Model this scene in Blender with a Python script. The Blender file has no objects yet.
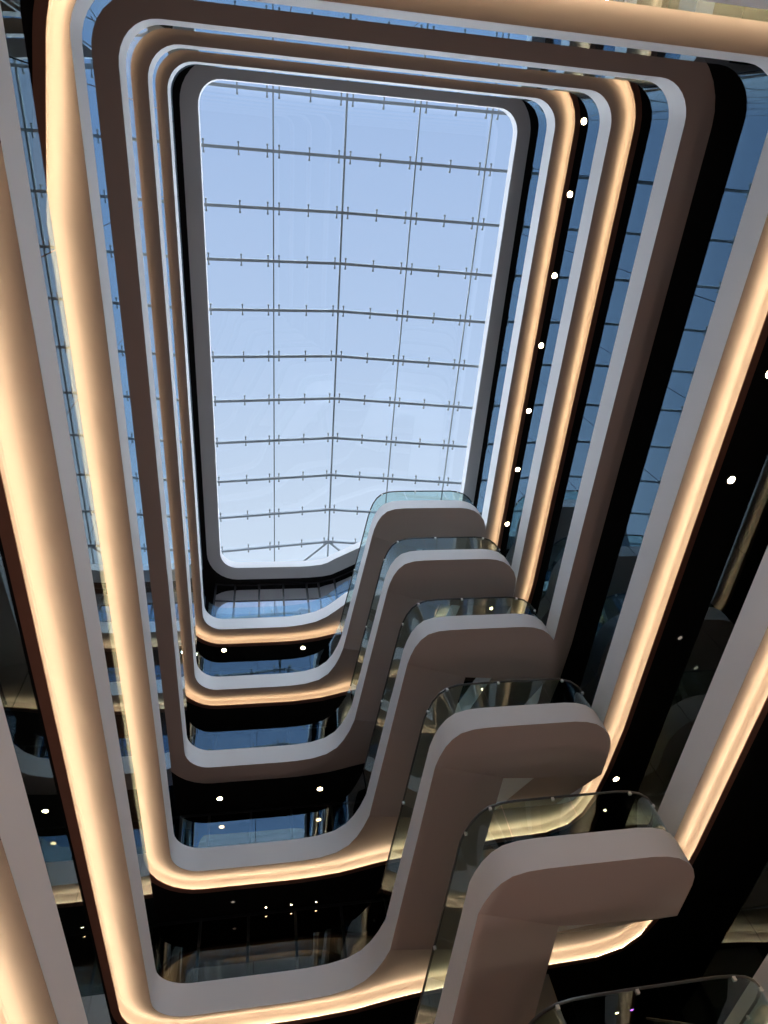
import bpy, bmesh, math
from mathutils import Matrix, Vector

SC = bpy.context.scene
COL = SC.collection
H = 4.5
EYE = 1.6
FH = 0.887                       # height of a balcony fascia
Z1 = 6.0305 + EYE
def Z(k): return Z1 + (k - 1) * H          # underside of the balcony of storey k
LAND = 2.6                       # half-landing underside above its storey
LT = 0.78                        # landing fascia height

# ------------------------------------------------------------------ materials
def srgb(r, g, b):
    f = lambda c: (c / 255 / 12.92) if c / 255 <= .04045 else ((c / 255 + .055) / 1.055) ** 2.4
    return (f(r), f(g), f(b), 1)

def mat(name, col, rough=.6, metal=0., noise=0., scale=4., spec=.5):
    m = bpy.data.materials.new(name); m.use_nodes = True
    nt = m.node_tree; b = nt.nodes['Principled BSDF']
    b.inputs['Roughness'].default_value = rough
    b.inputs['Metallic'].default_value = metal
    b.inputs['Specular IOR Level'].default_value = spec
    tc = nt.nodes.new('ShaderNodeTexCoord')
    nz = nt.nodes.new('ShaderNodeTexNoise'); nz.inputs['Scale'].default_value = scale
    nz.inputs['Detail'].default_value = 3
    rp = nt.nodes.new('ShaderNodeValToRGB')
    rp.color_ramp.elements[0].color = tuple(c * (1 - noise) for c in col[:3]) + (1,)
    rp.color_ramp.elements[1].color = tuple(min(1, c * (1 + noise)) for c in col[:3]) + (1,)
    nt.links.new(tc.outputs['Object'], nz.inputs['Vector'])
    nt.links.new(nz.outputs['Fac'], rp.inputs['Fac'])
    nt.links.new(rp.outputs['Color'], b.inputs['Base Color'])
    return m

def emis(name, col, s):
    m = bpy.data.materials.new(name); m.use_nodes = True
    nt = m.node_tree; nt.nodes.clear()
    e = nt.nodes.new('ShaderNodeEmission'); o = nt.nodes.new('ShaderNodeOutputMaterial')
    e.inputs['Color'].default_value = col; e.inputs['Strength'].default_value = s
    nt.links.new(e.outputs[0], o.inputs[0])
    return m

def glass(name, tint, f0=.04, mirror=(.95, .98, 1, 1), rough=0.0):
    """clear sheet glass: transparent with a Schlick mirror on each face"""
    m = bpy.data.materials.new(name); m.use_nodes = True
    nt = m.node_tree; nt.nodes.clear(); N = nt.nodes.new; L = nt.links.new
    o = N('ShaderNodeOutputMaterial'); mx = N('ShaderNodeMixShader')
    tr = N('ShaderNodeBsdfTransparent'); tr.inputs[0].default_value = tint
    gl = N('ShaderNodeBsdfGlossy'); gl.inputs['Color'].default_value = mirror
    gl.inputs['Roughness'].default_value = rough
    g = N('ShaderNodeNewGeometry'); d = N('ShaderNodeVectorMath'); d.operation = 'DOT_PRODUCT'
    L(g.outputs['Incoming'], d.inputs[0]); L(g.outputs['Normal'], d.inputs[1])
    def M(op, a, b=None):
        n = N('ShaderNodeMath'); n.operation = op
        for i, v in enumerate((a, b)):
            if v is None: continue
            if isinstance(v, (int, float)): n.inputs[i].default_value = v
            else: L(v, n.inputs[i])
        return n.outputs[0]
    c = M('ABSOLUTE', d.outputs['Value'])
    s = M('POWER', M('SUBTRACT', 1.0, c), 5.0)
    R = M('ADD', M('MULTIPLY', s, 1 - f0), f0)
    L(R, mx.inputs[0]); L(tr.outputs[0], mx.inputs[1]); L(gl.outputs[0], mx.inputs[2])
    L(mx.outputs[0], o.inputs[0])
    return m

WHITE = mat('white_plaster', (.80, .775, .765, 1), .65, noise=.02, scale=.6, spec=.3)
SHADE_TAUPE = mat('shade_tinted_soffit', (.46, .365, .32, 1), .65, noise=.02, scale=.6, spec=.3)  # warm brown shade of the white undersides, put into their colour
FRAME = mat('grey_plaster', (.72, .70, .70, 1), .65, noise=.02, scale=.6, spec=.3)
BLACK = mat('black_ceiling', (.012, .011, .011, 1), .8, noise=.3, scale=2, spec=.1)
BROWN = mat('brown_lip', (.24, .11, .075, 1), .6, noise=.1, scale=3, spec=.2)
CARPET = mat('dark_floor', (.08, .075, .075, 1), .7, noise=.15, scale=3)
STONE = mat('stone_floor', (.26, .13, .09, 1), .35, noise=.1, scale=1.5)
WALLM = mat('dark_wall', (.035, .032, .03, 1), .7, noise=.15, scale=1)
PART = mat('grey_partition', (.30, .28, .26, 1), .6, noise=.05, scale=1)
STEEL = mat('dark_steel', (.36, .41, .45, 1), .5, metal=.0, noise=.05)
CLIP = mat('bright_steel', (.75, .73, .70, 1), .35, metal=.6, noise=.03)
BLKMETAL = mat('black_frame', (.015, .015, .017, 1), .4, noise=.05)
RAIL = mat('rail_metal', (.10, .095, .09, 1), .35, metal=.8, noise=.05)
MGLASS = mat('mirror_window', (.62, .64, .68, 1), .05, metal=1., noise=.1, scale=.8)
DGLASS = mat('shop_glass', (.15, .125, .11, 1), .06, metal=1., noise=.1)
GLASS = glass('balustrade_glass', (.86, .93, .92, 1), f0=.14, mirror=(.56, .79, 1, 1))
CLEAR = glass('clear_glass', (.80, .89, .85, 1), f0=.055, mirror=(.80, .90, .95, 1))
RGLASS = glass('roof_glass', (.985, .99, .995, 1), f0=.03)
LED_SOFT = emis('soft_cove_led', (1.0, .84, .53, 1), 24.0)
LED = emis('cove_led', (1.0, .86, .57, 1), 32.0)
SPOT = emis('spot_lamp', (1.0, .74, .42, 1), 45.0)
PURPLE = emis('purple_lamp', (.45, .08, 1.0, 1), 12.0)
DIM = emis('dim_lamp', (1.0, .85, .7, 1), .25)

# ------------------------------------------------------------------ helpers
def link(name, bm, m, parent=None, under=None):
    me = bpy.data.meshes.new(name)
    bmesh.ops.recalc_face_normals(bm, faces=bm.faces[:])
    bm.to_mesh(me); bm.free()
    me.materials.append(m)
    for p in me.polygons: p.use_smooth = True
    me.set_sharp_from_angle(angle=math.radians(32))
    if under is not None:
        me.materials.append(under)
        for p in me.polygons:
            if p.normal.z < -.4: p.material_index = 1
    o = bpy.data.objects.new(name, me); COL.objects.link(o)
    if parent is not None:
        o.parent = parent
        o.location = -Vector(root_loc(parent))
    return o
def root_loc(o):
    v = Vector((0, 0, 0))
    while o is not None:
        v += o.location; o = o.parent
    return v
def thing(name, label, cat, loc, group=None):
    o = bpy.data.objects.new(name, None); COL.objects.link(o)
    o.location = loc; o.empty_display_size = .3
    o['label'] = label; o['category'] = cat
    if group: o['group'] = group
    return o
def struct(o): o['kind'] = 'structure'; return o

def box(bm, a, b):
    x0, y0, z0 = a; x1, y1, z1 = b
    v = [bm.verts.new(p) for p in ((x0,y0,z0),(x1,y0,z0),(x1,y1,z0),(x0,y1,z0),(x0,y0,z1),(x1,y0,z1),(x1,y1,z1),(x0,y1,z1))]
    for f in ((0,1,2,3),(4,5,6,7),(0,1,5,4),(1,2,6,5),(2,3,7,6),(3,0,4,7)): bm.faces.new([v[i] for i in f])

def loft(bm, sections, closed_path=False, closed_sec=True, cap=True):
    """sections: list of equal-length point lists"""
    R = [[bm.verts.new(p) for p in s] for s in sections]
    n = len(R[0]); m = len(R)
    for i in range(m if closed_path else m - 1):
        a, b = R[i], R[(i + 1) % m]
        for j in range(n if closed_sec else n - 1):
            q = (a[j], a[(j + 1) % n], b[(j + 1) % n], b[j])
            try: bm.faces.new(q)
            except ValueError: pass
    if cap and not closed_path and closed_sec:
        bm.faces.new(R[0]); bm.faces.new(R[-1])

def tube(bm, pts, r, n=8):
    pts = [Vector(p) for p in pts]; secs = []
    for i, p in enumerate(pts):
        t = (pts[min(i + 1, len(pts) - 1)] - pts[max(i - 1, 0)]).normalized()
        up = Vector((0, 0, 1)) if abs(t.z) < .9 else Vector((1, 0, 0))
        s = t.cross(up).normalized(); u = s.cross(t)
        secs.append([p + (s * math.cos(a) + u * math.sin(a)) * r for a in [2 * math.pi * k / n for k in range(n)]])
    loft(bm, secs)

def disc_tube(bm, c, r0, r1, z0, z1, n=20):
    secs = []
    for r, z in ((r0, z0), (r1, z0), (r1, z1), (r0, z1)):
        secs.append([(c[0] + r * math.cos(2*math.pi*k/n), c[1] + r * math.sin(2*math.pi*k/n), z) for k in range(n)])
    loft(bm, secs, closed_path=True)

# ------------------------------------------------------------------ plan of the void
def arc(cx, cy, r, a0, a1, n=10):
    return [(cx + r * math.cos(math.radians(a0 + (a1 - a0) * i / n)), cy + r * math.sin(math.radians(a0 + (a1 - a0) * i / n))) for i in range(n + 1)]
def lerp(a, b, t): return tuple(x + (y - x) * t for x, y in zip(a, b))
def straight(a, b, step):
    n = max(1, round(math.dist(a, b) / step))
    return [lerp(a, b, i / n) for i in range(1, n)]

def stations(kind, narrow=False):
    """(inner, outer) pairs round the void: top side, right, bottom with stair notch, left"""
    if kind == 'roof':
        L, R, T, B, w = -2.74, 11.25, -2.27, 21.8, .70
        notch = [((11.25,18.2),(11.93,18.2)),((11.3,19.0),(11.9,19.2)),((11.05,19.6),(11.7,20.2)),((10.5,19.85),(11.2,20.7)),((8.5,19.9),(8.7,20.8)),
                 ((6.6,20.0),(6.9,20.9)),((6.0,20.2),(6.4,21.05)),((5.19,20.62),(5.6,21.4)),((3.9,21.3),(4.3,22.1)),((3.45,21.58),(3.7,22.4)),((3.09,21.7),(3.2,22.5)),((2.4,21.78),(2.45,22.56)),((1.8,21.8),(1.8,22.58))]
    else:
        L, R, T, B, w = -3.4, 11.4, -2.4, 22.7, .85
        notch = [((11.4,17.5),(12.2,17.0)),((11.4,19.2),(12.08,19.0)),((11.4,20.0),(11.9,20.4)),((11.33,20.45),(11.67,21.3)),((11.1,20.7),(11.2,21.95)),
                 ((10.7,20.79),(10.4,22.3)),((9.6,20.8),(9.4,22.36)),((8.3,20.8),(8.5,22.4)),((7.0,20.8),(7.0,22.62)),((5.45,20.9),(5.8,22.85)),((3.44,20.52),(4.5,23.0)),
                 ((3.26,21.12),(4.0,23.1)),((3.06,21.6),(3.5,23.22)),((2.78,22.05),(3.0,23.36)),((2.35,22.4),(2.5,23.48)),((1.75,22.6),(1.8,23.56)),((1.1,22.68),(1.1,23.62)),((.5,22.7),(.5,23.63))]
        if kind == 'top':
            R = 11.22
            notch = [((min(i[0], 11.22), i[1]), (min(o[0], 12.0), o[1])) for i, o in notch]
            notch = notch[:9] + [((5.6,20.82),(5.9,22.8)),((4.75,20.92),(5.2,22.9)),((4.14,21.2),(4.6,23.0)),((3.57,21.72),(4.0,23.1)),((3.1,22.1),(3.4,23.25)),((2.5,22.42),(2.6,23.45)),((1.75,22.6),(1.8,23.56)),((1.1,22.68),(1.1,23.62)),((.5,22.7),(.5,23.63))]
    ri = 1.0; wr = .58 if kind == 'roof' else .78 if kind == 'top' else .8; wb = .93 if kind != 'roof' else .78
    st = []
    def add(i, o): st.append((i, o))
    def side(a, b, step=1.5):
        n = max(1, round(math.dist(a[0], b[0]) / step))
        for i in range(1, n): add(lerp(a[0], b[0], i / n), lerp(a[1], b[1], i / n))
    def corner(cx, cy, a0, wx, wy, n=8):
        for i in range(n + 1):
            a = math.radians(a0 + 90 * i / n)
            c, s = math.cos(a), math.sin(a)
            add((cx + ri * c, cy + ri * s), (cx + (ri + wx) * c, cy + (ri + wy) * s))
    corner(L + ri, T + ri, 180, w, w)
    last = st[-1]
    nxt = ((R - ri, T), (R - ri, T - w))
    side(last, nxt)
    corner(R - ri, T + ri, 270, wr, w)
    side(st[-1], notch[0])
    for q in notch: add(*q)
    bl = ((L + ri, B), (L + ri, B + wb))
    side(st[-1], bl)
    corner(L + ri, B - ri, 90, w, wb)
    first = st[0]
    side(st[-1], first)
    if narrow:           # the ring narrows towards its top left corner
        for j, (i, o) in enumerate(st):
            f = 1.
            if i[0] < 3 and i[1] < 3:
                f = .42 + .58 * min(1, max((i[1] + 1.6) / 3.2, (i[0] + 2.6) / 4., 0))
            st[j] = (i, lerp(i, o, f))
    return st

FLIGHT_A = ((5.45, 20.9), (3.44, 20.52))      # foot of a lower flight on the void edge

def offset(st, d):
    """points d beyond the outer edge"""
    out = []
    for i, o in st:
        v = Vector((o[0] - i[0], o[1] - i[1])).normalized()
        out.append((o[0] + v.x * d, o[1] + v.y * d))
    return out

# ------------------------------------------------------------------ balconies
ORD = ['ground', 'lowest', 'second', 'third', 'fourth', 'fifth', 'sixth']
def seg_is_flight(a, b):
    return math.dist(a, FLIGHT_A[0]) < .01 and math.dist(b, FLIGHT_A[1]) < .01

def balcony(k, label, lit, kind='floor', soff=SHADE_TAUPE, fascia_m=WHITE, group='balcony rings stacked round the atrium'):
    z = Z(k); st = stations(kind, k <= 3); fh = FH if k < 7 else .62
    root = thing('balcony', label, 'balcony', (4, 10, z), group)
    # fascia: a solid band along the void edge
    secs = []
    for i, (p, o) in enumerate(st):
        v = Vector((o[0] - p[0], o[1] - p[1])).normalized() * .14
        q = (p[0] + v.x, p[1] + v.y)
        secs.append([(*p, z), (*p, z + fh), (*q, z + fh), (*q, z + .41)])
    bm = bmesh.new(); loft(bm, secs, closed_path=True)
    link('fascia', bm, fascia_m, root)
    # soffit: flat by the edge, curling up to the cove
    secs = []
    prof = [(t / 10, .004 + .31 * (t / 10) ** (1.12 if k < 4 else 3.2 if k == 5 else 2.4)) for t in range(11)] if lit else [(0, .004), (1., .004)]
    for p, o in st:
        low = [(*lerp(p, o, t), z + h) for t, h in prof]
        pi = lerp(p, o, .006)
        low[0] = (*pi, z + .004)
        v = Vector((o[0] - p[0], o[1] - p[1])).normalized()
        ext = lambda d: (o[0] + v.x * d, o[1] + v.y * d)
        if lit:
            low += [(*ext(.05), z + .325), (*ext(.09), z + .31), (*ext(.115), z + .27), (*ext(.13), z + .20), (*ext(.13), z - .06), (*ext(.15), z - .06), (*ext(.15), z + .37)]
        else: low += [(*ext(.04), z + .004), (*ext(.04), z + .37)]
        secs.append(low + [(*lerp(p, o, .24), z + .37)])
    bm = bmesh.new(); loft(bm, secs, closed_path=True)
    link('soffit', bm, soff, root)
    # cove lip
    a = offset(st, .0 if lit else .05); b = offset(st, .155 if lit else .1); c = offset(st, .215)
    lz = -.10 if lit else .0
    secs = [[(*p, z + lz), (*p, z + lz + .03), (*q, z + lz + .03), (*q, z + .33), (*r, z + .33), (*r, z + lz)] for p, q, r in zip(a, b, c)]
    bm = bmesh.new(); loft(bm, secs, closed_path=True)
    link('cove_lip', bm, BROWN if lit else BLACK, root)
    if lit:
        a0 = offset(st, .03); a1 = offset(st, .08)
        secs = [[(*p, z - .066), (*p, z - .056), (*q, z - .056), (*q, z - .066)] for p, q in zip(a0, a1)]
        bm = bmesh.new(); loft(bm, secs, closed_path=True)
        link('cove_light', bm, LED if k < 4 else LED_SOFT, root)
    return st

BX0, BX1, BY0, BY1 = -11., 20., -10., 29.
def to_rect(p):
    c = Vector((4, 10)); d = Vector(p) - c; t = 1e9
    if d.x > 0: t = min(t, (BX1 - c.x) / d.x)
    if d.x < 0: t = min(t, (BX0 - c.x) / d.x)
    if d.y > 0: t = min(t, (BY1 - c.y) / d.y)
    if d.y < 0: t = min(t, (BY0 - c.y) / d.y)
    q = c + d * t
    return (q.x, q.y)
def slab(k, st):
    z = Z(k)
    hole = offset(st, .225); inn = [lerp(i, o, .2) for i, o in st]
    far = [to_rect(p) for p in hole]
    # push the nearest far points into the rectangle's corners
    for cx in (BX0, BX1):
        for cy in (BY0, BY1):
            j = min(range(len(far)), key=lambda i: math.dist(far[i], (cx, cy))); far[j] = (cx, cy)
    bm = bmesh.new()
    loft(bm, [[(*p, z + .02), (*q, z + .02), (*q, z + .36), (*p, z + .36)] for p, q in zip(hole, far)], closed_path=True)
    struct(link('ceiling_%d' % k, bm, BLACK))
    bm = bmesh.new()
    loft(bm, [[(*p, z + .40), (*q, z + .40), (*q, z + .72), (*p, z + .72)] for p, q in zip(inn, far)], closed_path=True)
    struct(link('floor_%d' % k, bm, CARPET))

WHERE = {
 0: 'white balcony ring below the lowest stair landing, cove light round its underside',
 1: 'white balcony ring at the bottom left corner, lowest one in view, glowing cove',
 2: 'white balcony ring with glowing cove, second lowest, cut off by two picture edges',
 3: 'white balcony ring with wide beige glowing underside, outermost one whose four corners all show',
 4: 'white balcony ring with unlit brown underside, between two rings with glowing coves',
 5: 'white balcony ring with glowing cove just above the unlit brown one',
 6: 'topmost white balcony ring with glowing cove, right under the dark gridded windows',
}
ST = {}
for k in range(0, 7):
    ST[k] = balcony(k, WHERE[k], k != 4, 'top' if k == 6 else 'floor')
    slab(k, ST[k])
ST[7] = balcony(7, 'plain grey rim without cove light framing the glass roof opening', None, 'roof', soff=FRAME, group=None)
slab(7, ST[7])

# ------------------------------------------------------------------ glass balustrades on the balconies
GH = 1.07
def rail_panels(root, path, zb, zt, gap=.02, th=.014, name='glass_panel', per=2.6, mat_=GLASS):
    """path: list of (x, y, zoffset); cut into panels of about 'per' metres"""
    cum = [0]
    for a, b in zip(path, path[1:]): cum.append(cum[-1] + math.dist(a, b))
    total = cum[-1]; n = max(1, round(total / per))
    def at(s):
        s = max(0, min(total, s))
        for i in range(len(path) - 1):
            if s <= cum[i + 1] + 1e-9:
                d = cum[i + 1] - cum[i]
                return lerp(path[i], path[i + 1], (s - cum[i]) / d if d else 0)
        return path[-1]
    for j in range(n):
        s0, s1 = total * j / n + gap / 2, total * (j + 1) / n - gap / 2
        ss = [s0] + [c for c in cum if s0 + .02 < c < s1 - .02] + [s1]
        pts = [at(s) for s in ss]
        secs = []
        for i, p in enumerate(pts):
            a = pts[max(0, i - 1)]; b = pts[min(len(pts) - 1, i + 1)]
            t = Vector((b[0] - a[0], b[1] - a[1])).normalized(); nx, ny = -t.y * th / 2, t.x * th / 2
            zz = p[2]
            secs.append([(p[0] - nx, p[1] - ny, zz + zb), (p[0] - nx, p[1] - ny, zz + zt), (p[0] + nx, p[1] + ny, zz + zt), (p[0] + nx, p[1] + ny, zz + zb)])
        bm = bmesh.new(); loft(bm, secs)
        link(name, bm, mat_, root)

def balustrade(k, label):
    st = ST[k]; z = Z(k); gm = GLASS if k > 2 else CLEAR
    root = thing('glass_balustrade', label, 'balustrade', (4, 10, z + FH), 'glass balustrades on the balcony rings')
    pts = [lerp(i, o, .07 / max(.1, math.dist(i, o))) for i, o in st]
    n = len(pts)
    # start after the flight foot so that the stair mouths stay open
    if k <= 5:
        i1 = min(range(n), key=lambda i: math.dist(st[i][0], FLIGHT_A[1]))
        i0 = min(range(n), key=lambda i: math.dist(st[i][0], FLIGHT_A[0]))
    else:
        i1 = i0 = min(range(n), key=lambda i: math.dist(st[i][0], (8.3, 20.8)))
    seq = [pts[(i1 + j) % n] for j in range((i0 - i1) % n + 1 if i0 != i1 else n)]
    path = [(p[0], p[1], 0.) for p in seq]
    if k >= 1:   # stop short of the arriving upper flight
        path = [p for p in path if not (7.9 < p[0] < 10.69 and abs(p[1] - 20.87) < .2)]
        cut = None
        for i in range(len(path) - 1):
            if path[i][0] > 10.6 and path[i][1] > 20 and path[i + 1][0] < 8 and path[i + 1][1] > 20: cut = i
        if cut is not None:
            rail_panels(root, path[cut + 1:], z + FH + .004, z + FH + GH, mat_=gm)
            rest = path[:cut + 1]
            rail_panels(root, rest, z + FH + .004, z + FH + GH, mat_=gm)
            return
    rail_panels(root, path, z + FH + .004, z + FH + GH, mat_=gm)
BAL = {
 0: 'clear glass balustrade standing on the balcony ring below the lowest stair landing',
 1: 'clear glass balustrade on the lowest balcony ring, dark reflections at the bottom left edge',
 2: 'clear glass balustrade on the second lowest ring, beside the widest glowing beige underside',
 3: 'clear glass balustrade on the ring below the unlit brown underside, reflecting blue sky',
 4: 'clear glass balustrade on top of the balcony ring with the unlit brown underside',
 5: 'clear glass balustrade below the topmost balcony ring and its row of ceiling lamps',
 6: 'clear glass balustrade on the topmost ring, in front of the gridded windows',
}
for k in range(0, 7): balustrade(k, BAL[k])

# ------------------------------------------------------------------ staircases with half landings
LAND_C0 = [(4.87,15.94),(4.95,15.55),(5.08,15.15),(5.26,14.83),(5.5,14.6),(5.85,14.48),(6.3,14.44),(7.2,14.43),(8.2,14.43),(9.0,14.43),(9.4,14.48),(9.75,14.6),(10.05,14.82),(10.3,15.12),(10.44,15.45),(10.49,15.8),(10.49,16.3),(10.49,16.9)]
LAND_S = [(8.17,16.8),(7.14,16.69)]
def staircase(k, label):
    z = Z(k); zl = z + LAND
    dy = -.22 if k < 2 else 0.
    LAND_C = [(x, y + dy * max(0, min(1, (16.9 - y) / .9))) for x, y in LAND_C0]
    root = thing('staircase', label, 'staircase', (7.5, 15.7, zl), 'white half landing stairs stacked up the atrium')
    ring = LAND_C + LAND_S
    # landing: soffit, outer band with upstand, floor
    bm = bmesh.new()
    lo = [bm.verts.new((*p, zl)) for p in ring]; hi = [bm.verts.new((*p, zl + LT)) for p in ring]
    bm.faces.new(lo); bm.faces.new(hi)
    for i in range(len(ring)):
        j = (i + 1) % len(ring); bm.faces.new((lo[i], lo[j], hi[j], hi[i]))
    link('landing', bm, WHITE, root, under=SHADE_TAUPE)
    def flight(name, a, b, c, d):      # a,b top pair at height za ; c,d bottom pair
        bm = bmesh.new()
        secs = []
        for t in [i / 8 for i in range(9)]:
            l, r = lerp(a, c, t), lerp(b, d, t)
            secs.append([l, r, (r[0], r[1], r[2] + LT + (FH - LT) * ((r[2] - l[2]) * 0 + (t if name == 'lower_flight' else t))), (l[0], l[1], l[2] + LT + (FH - LT) * t)])
        loft(bm, secs)
        link(name, bm, WHITE, root, under=SHADE_TAUPE)
    flight('lower_flight', (*LAND_C[0],zl), (7.14,16.69,zl), (3.44,20.52,z), (5.45,20.9,z))
    flight('upper_flight', (8.17,16.8,zl), (10.49,16.9,zl), (8.17,20.78,z + H), (10.49,20.78,z + H))
    # glass and rail along the outer side: lower flight, landing, upper flight
    bal = thing('stair_balustrade', BALS[k], 'balustrade', (7.5, 15.7, zl + LT), 'glass balustrades on the stairs')
    ins = .07
    def inset(pts):
        out = []
        for i, p in enumerate(pts):
            a = pts[max(0, i - 1)]; b = pts[min(len(pts) - 1, i + 1)]
            t = Vector((b[0] - a[0], b[1] - a[1])).normalized()
            out.append((p[0] - t.y * ins, p[1] + t.x * ins, p[2]))
        return out
    low = [(*lerp((3.44,20.52), LAND_C[0], t), z + (LAND) * t + FH + (LT - FH) * t) for t in (0, .25, .5, .75)]
    mid = [(*p, zl + LT) for p in LAND_C]
    up = [(*lerp((10.49,16.9), (10.49,20.8), t), zl + (H - LAND) * t + LT + (FH - LT) * t) for t in (.25, .5, .75, 1)]
    path = inset(low + mid + up)
    rail_panels(bal, path, .03, 1.10, per=1.9, mat_=CLEAR)
    bm = bmesh.new(); tube(bm, [(p[0], p[1], p[2] + 1.115) for p in path], .032)
    hr = link('handrail', bm, RAIL, bal)
    for q in path[2:-2:3]:
        bm = bmesh.new(); box(bm, (q[0] - .035, q[1] - .035, q[2] + 1.02), (q[0] + .035, q[1] + .035, q[2] + 1.10))
        link('rail_clip', bm, CLIP, hr)
    # inner side of the upper flight and of the lower flight
    inner = [(*lerp((7.14,16.69), (5.45,20.9), t), zl - LAND * t + LT + (FH - LT) * t) for t in (1, .75, .5, .25, 0)] + [(7.66,16.75,zl + LT),(8.17,16.8,zl + LT)] + \
            [(*lerp((8.17,16.8), (8.17,20.8), t), zl + (H - LAND) * t + LT + (FH - LT) * t) for t in (.25, .5, .75, 1)]
    inner = [(p[0] - (.07 if i < 5 else -.07 if i > 5 else 0), p[1] - (.07 if 3 < i < 8 else 0), p[2]) for i, p in enumerate(inner)]
    rail_panels(bal, inner, .03, 1.10, per=1.9, mat_=CLEAR)
    bm = bmesh.new(); tube(bm, [(p[0], p[1], p[2] + 1.115) for p in inner], .032)
    link('handrail', bm, RAIL, bal)
STL = {
 0: 'white half landing stair under the glass railing at the bottom right corner',
 1: 'largest and lowest white half landing stair, in the bottom right part',
 2: 'white half landing stair, second from the bottom of the five stacked',
 3: 'white half landing stair in the middle of the five stacked',
 4: 'white half landing stair, second from the top of the five stacked',
 5: 'smallest and highest white half landing stair, against the glass roof',
}
BALS = {
 0: 'dark glass stair railing at the bottom right corner reflecting small purple lamps',
 1: 'glass stair railing with metal handrail on the largest, lowest landing',
 2: 'glass stair railing on the landing second from the bottom',
 3: 'glass stair railing on the middle landing of the five',
 4: 'glass stair railing on the landing second from the top',
 5: 'glass stair railing on the highest landing, seen against the glass roof',
}
for k in range(0, 6): staircase(k, STL[k])

# ------------------------------------------------------------------ ceiling lamps
def downlight(x, y, k, label, on=True, r=.115, group='round ceiling lamps in the black ceilings'):
    z = Z(k) + .02
    root = thing('ceiling_lamp', label, 'lamp', (x, y, z), group)
    bm = bmesh.new(); disc_tube(bm, (x, y), r, r + .04, z - .03, z + .0)
    link('trim_ring', bm, BLKMETAL, root)
    bm = bmesh.new()
    bmesh.ops.create_circle(bm, cap_ends=True, segments=20, radius=r, matrix=Matrix.Translation((x, y, z - .012)))
    link('bulb', bm, (SPOT if on is True else on) if on else DIM, root)
for i, y in enumerate((-1.8, .8, 4.0, 7.05, 10.2, 13.3, 16.45)):
    downlight(12.36, y, 6, 'lit ceiling lamp %s of the row along the right, topmost ring' % ('at the top end', 'second from the top', 'third from the top', 'fourth from the top', 'fifth from the top', 'sixth from the top', 'at the lower end')[i])
for i, y in enumerate((4.23, 7.31)):
    downlight(12.95, y, 3, ('lit round ceiling lamp at the right picture edge beside the wide glowing cove', 'lit round ceiling lamp right of the wide cove, nearest its middle')[i])
downlight(12.67, 19.67, 3, 'lit round ceiling lamp just right of the second lowest stair landing')
downlight(13.17, 13.02, 3, 'small unlit ceiling lamp right of the wide glowing cove, upper of two', False, .08)
downlight(14.19, 14.36, 3, 'small unlit ceiling lamp right of the wide glowing cove, lower of two', False, .08)
downlight(-2.41, 24.13, 6, 'lit round ceiling lamp below the topmost ring, left of the pair')
downlight(1.84, 24.21, 6, 'lit round ceiling lamp below the topmost ring, right of the pair')
downlight(-2.13, 24.66, 4, 'lit round ceiling lamp below the unlit brown underside, left of the pair')
downlight(2.14, 24.56, 4, 'lit round ceiling lamp below the unlit brown underside, right of the pair')
downlight(-1.4, 24.73, 3, 'tiny unlit ceiling lamp in the black ceiling above the lowest dark shopfront', False, .07)

for i, x in enumerate((-.2, .75, 1.7)):
    downlight(x, 25.3, 3, ('left', 'middle', 'right')[i] + ' one of three small lit lamps above the lowest dark shopfront', True, .035)
downlight(12.84, 26.45, 2, 'small purple lamp behind the glass railing at the bottom right corner', PURPLE, .06)
downlight(12.27, 26.51, 2, 'small yellow lamp beside the purple one at the bottom right corner', True, .06)

# ------------------------------------------------------------------ glass roof
RX, RZ, SL = 3.885, 37. + EYE, .145
def roofz(x): return RZ - SL * abs(x - RX)
win = bpy.data.objects.new('window_1', None); COL.objects.link(win); win.location = (RX, 10, RZ); struct(win)
MX = [.38, RX, 7.4, 10.87]
EX = [-3.9] + MX + [13.0]
TY = [-2.26, .2, 2.72, 5.2, 7.68, 10.18, 12.68, 15.17, 17.65, 20.1, 22.5]
EY = [-4.0] + TY + [24.4]
for i in range(len(EX) - 1):
    for j in range(len(EY) - 1):
        x0, x1, y0, y1 = EX[i] + .012, EX[i+1] - .012, EY[j] + .012, EY[j+1] - .012
        bm = bmesh.new()
        loft(bm, [[(x, y0, roofz(x) + .16), (x, y1, roofz(x) + .16), (x, y1, roofz(x) + .185), (x, y0, roofz(x) + .185)] for x in (x0, x1)])
        link('glass_pane', bm, RGLASS, win)
for x in MX:
    bm = bmesh.new(); w = .034 if x != RX else .05
    box(bm, (x - w, EY[0], roofz(x) + .02), (x + w, EY[-1], roofz(x) + .15))
    link('roof_mullion', bm, STEEL, win)
for y in TY:
    bm = bmesh.new()
    loft(bm, [[(x, y - .07, roofz(x) - .06), (x, y + .07, roofz(x) - .06), (x, y + .07, roofz(x) + .06), (x, y - .07, roofz(x) + .06)] for x in (-2.95, RX, 12.1)])
    tr = link('roof_transom', bm, STEEL, win)
    for x in (-2.85, -1.25, .1, .66, 2.13, 3.6, 4.17, 5.64, 7.12, 7.68, 9.13, 10.59, 11.15):
        bm = bmesh.new()
        box(bm, (x - .03, y - .28, roofz(x) + .02), (x + .03, y + .28, roofz(x) + .09))
        for s in (-1, 1):
            box(bm, (x - .045, y + s * .25 - .045, roofz(x) + .05), (x + .045, y + s * .25 + .045, roofz(x) + .16))
        link('pane_fitting', bm, STEEL, tr)
for s in (-1, 1):
    bm = bmesh.new(); tube(bm, [(RX, 22.5, RZ - .05), (RX + s * 2.3, 24.4, roofz(RX + 2.3) - .05)], .07)
    link('hip_strut', bm, STEEL, win)
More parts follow.
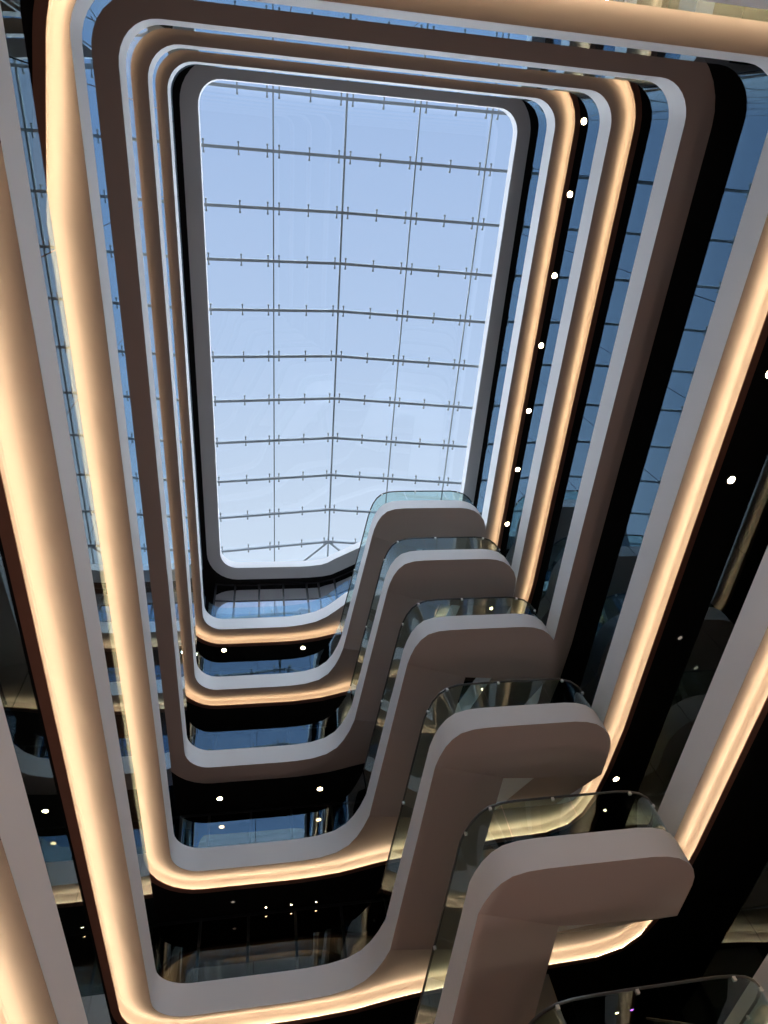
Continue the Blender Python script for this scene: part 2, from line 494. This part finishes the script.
# upstand under the edge of the glass roof
bm = bmesh.new()
zt = Z(7) + .7
def up(a, b):
    box(bm, a, b)
up((EX[0] - .2, EY[0] - .2, zt), (EX[0], EY[-1] + .2, roofz(EX[0]) + .1))
up((EX[-1], EY[0] - .2, zt), (EX[-1] + .2, EY[-1] + .2, roofz(EX[-1]) + .1))
up((EX[0] - .2, EY[0] - .2, zt), (EX[-1] + .2, EY[0], roofz(EX[-1]) + .1))
up((EX[0] - .2, EY[-1], zt), (EX[-1] + .2, EY[-1] + .2, roofz(EX[-1]) + .1))
struct(link('trim_1', bm, WHITE))

# ------------------------------------------------------------------ shell
def shell(name, a, b, m):
    bm = bmesh.new(); box(bm, a, b); return struct(link(name, bm, m))
TOP = Z(7) + .72
shell('floor', (BX0, BY0, -.2), (BX1, BY1, 0), STONE)
shell('wall_west', (BX0 - .2, BY0, 0), (BX0, BY1, TOP), WALLM)
shell('wall_east', (BX1, BY0, 0), (BX1 + .2, BY1, TOP), WALLM)
shell('wall_north', (BX0, BY0 - .2, 0), (BX1, BY0, TOP), WALLM)
shell('wall_south', (BX0, BY1, 0), (BX1, BY1 + .2, TOP), WALLM)
# shopfront glazing along the bottom side of every storey
def glazing(n_, pts, z0, z1, pane_m, bar=.05, mid=None):
    w = bpy.data.objects.new('window_%d' % n_, None); COL.objects.link(w); w.location = (*pts[0], z0); struct(w)
    bm = bmesh.new(); pn = []
    for i, p in enumerate(pts):
        box(bm, (p[0] - bar, p[1] - bar, z0), (p[0] + bar, p[1] + bar, z1))
    def beam(a, b, za, zb, t):
        d = Vector((b[0] - a[0], b[1] - a[1])).normalized(); nx, ny = -d.y * t, d.x * t
        loft(bm, [[(p[0] - nx, p[1] - ny, za), (p[0] + nx, p[1] + ny, za), (p[0] + nx, p[1] + ny, zb), (p[0] - nx, p[1] - ny, zb)] for p in (a, b)])
    for a, b in zip(pts, pts[1:]):
        beam(a, b, z0, z0 + .1, bar * .8); beam(a, b, z1 - .1, z1, bar * .8)
        if mid: beam(a, b, z0 + mid, z0 + mid + .07, bar * .8)
    link('window_frame', bm, BLKMETAL, w)
    for a, b in zip(pts, pts[1:]):
        bm = bmesh.new(); beam(lerp(a, b, .03), lerp(a, b, .97), z0 + .1, z1 - .1, .012)
        link('window_pane', bm, pane_m, w)
for k in range(0, 6):
    glazing(k + 2, [(-9.6 + 1.75 * i, 25.6) for i in range(11)], Z(k) + .725, Z(k + 1) + .015, DGLASS)
    shell('wall_partition_%d' % (k + 1), (6.3, 23.15, Z(k) + .725), (8.95, 23.4, Z(k + 1) + .015), PART)
glazing(8, [(-3.05, 22.92), (-1.95, 23.02), (-.55, 23.02), (.85, 23.02), (2.25, 23.02), (2.95, 22.98), (3.9, 22.75), (5.2, 22.1)], Z(6) + .93, Z(7) + .015, MGLASS, bar=.055, mid=1.9)

# ------------------------------------------------------------------ light
W = bpy.data.worlds.new('sky'); SC.world = W; W.use_nodes = True
nt = W.node_tree; nt.nodes.clear()
o = nt.nodes.new('ShaderNodeOutputWorld'); bg = nt.nodes.new('ShaderNodeBackground')
tc = nt.nodes.new('ShaderNodeTexCoord'); sp = nt.nodes.new('ShaderNodeSeparateXYZ')
mr = nt.nodes.new('ShaderNodeMapRange'); rp = nt.nodes.new('ShaderNodeValToRGB')
mr.inputs['From Min'].default_value = -.1; mr.inputs['From Max'].default_value = .56
rp.color_ramp.elements[0].color = srgb(166, 194, 236); rp.color_ramp.elements[1].color = srgb(214, 230, 248)
e = rp.color_ramp.elements.new(.55); e.color = srgb(186, 210, 243)
nt.links.new(tc.outputs['Generated'], sp.inputs[0]); nt.links.new(sp.outputs['Y'], mr.inputs['Value'])
nt.links.new(mr.outputs[0], rp.inputs[0]); nt.links.new(rp.outputs[0], bg.inputs['Color'])
nt.links.new(bg.outputs[0], o.inputs[0]); bg.inputs['Strength'].default_value = 1.0

sd = bpy.data.lights.new('daylight', 'SUN'); so = bpy.data.objects.new('daylight', sd); COL.objects.link(so)
sd.energy = 8.0; sd.angle = math.radians(160); sd.cycles.use_multiple_importance_sampling = False; sd.color = (.80, .90, 1.0)
so.location = (4, 10, 60); so.rotation_euler = (0, 0, 0)

for x, y in ((1.0, 5.0), (8.5, 8.5), (4.0, 18.5)):    # unseen fill lights, added to warm the lower storeys from below
    ad = bpy.data.lights.new('fill_uplight', 'SPOT'); ao = bpy.data.objects.new('fill_uplight', ad); COL.objects.link(ao)
    ad.spot_size = math.radians(150); ad.spot_blend = .6; ad.shadow_soft_size = .6; ad.energy = 760; ad.color = (1.0, .81, .74)
    ad.cycles.use_multiple_importance_sampling = False
    ao.location = (x, y, .12); ao.rotation_euler = (math.pi, 0, 0)

# ------------------------------------------------------------------ camera
cd = bpy.data.cameras.new('camera'); cam = bpy.data.objects.new('camera', cd); COL.objects.link(cam)
M = [[ 0.9848364, 0.0078987,-0.1733055], [-0.0763963,-0.8771439,-0.4741119], [-0.1557587, 0.4801626,-0.8632399]]
cam.matrix_world = Matrix.Translation((0, 0, EYE)) @ Matrix(M).to_4x4()
cd.sensor_fit = 'VERTICAL'; cd.sensor_height = 36; cd.sensor_width = 27; cd.lens = 658.449 * 36 / 1024
cd.clip_start = .05; cd.clip_end = 300
SC.camera = cam
SC.view_settings.view_transform = 'Standard'; SC.view_settings.look = 'None'
SC.view_settings.exposure = 0; SC.view_settings.gamma = 1; SC.view_settings.use_curve_mapping = False
SC.cycles.transparent_max_bounces = 32
SC.cycles.max_bounces = 10; SC.cycles.diffuse_bounces = 6; SC.cycles.glossy_bounces = 5
SC.cycles.use_denoising = True
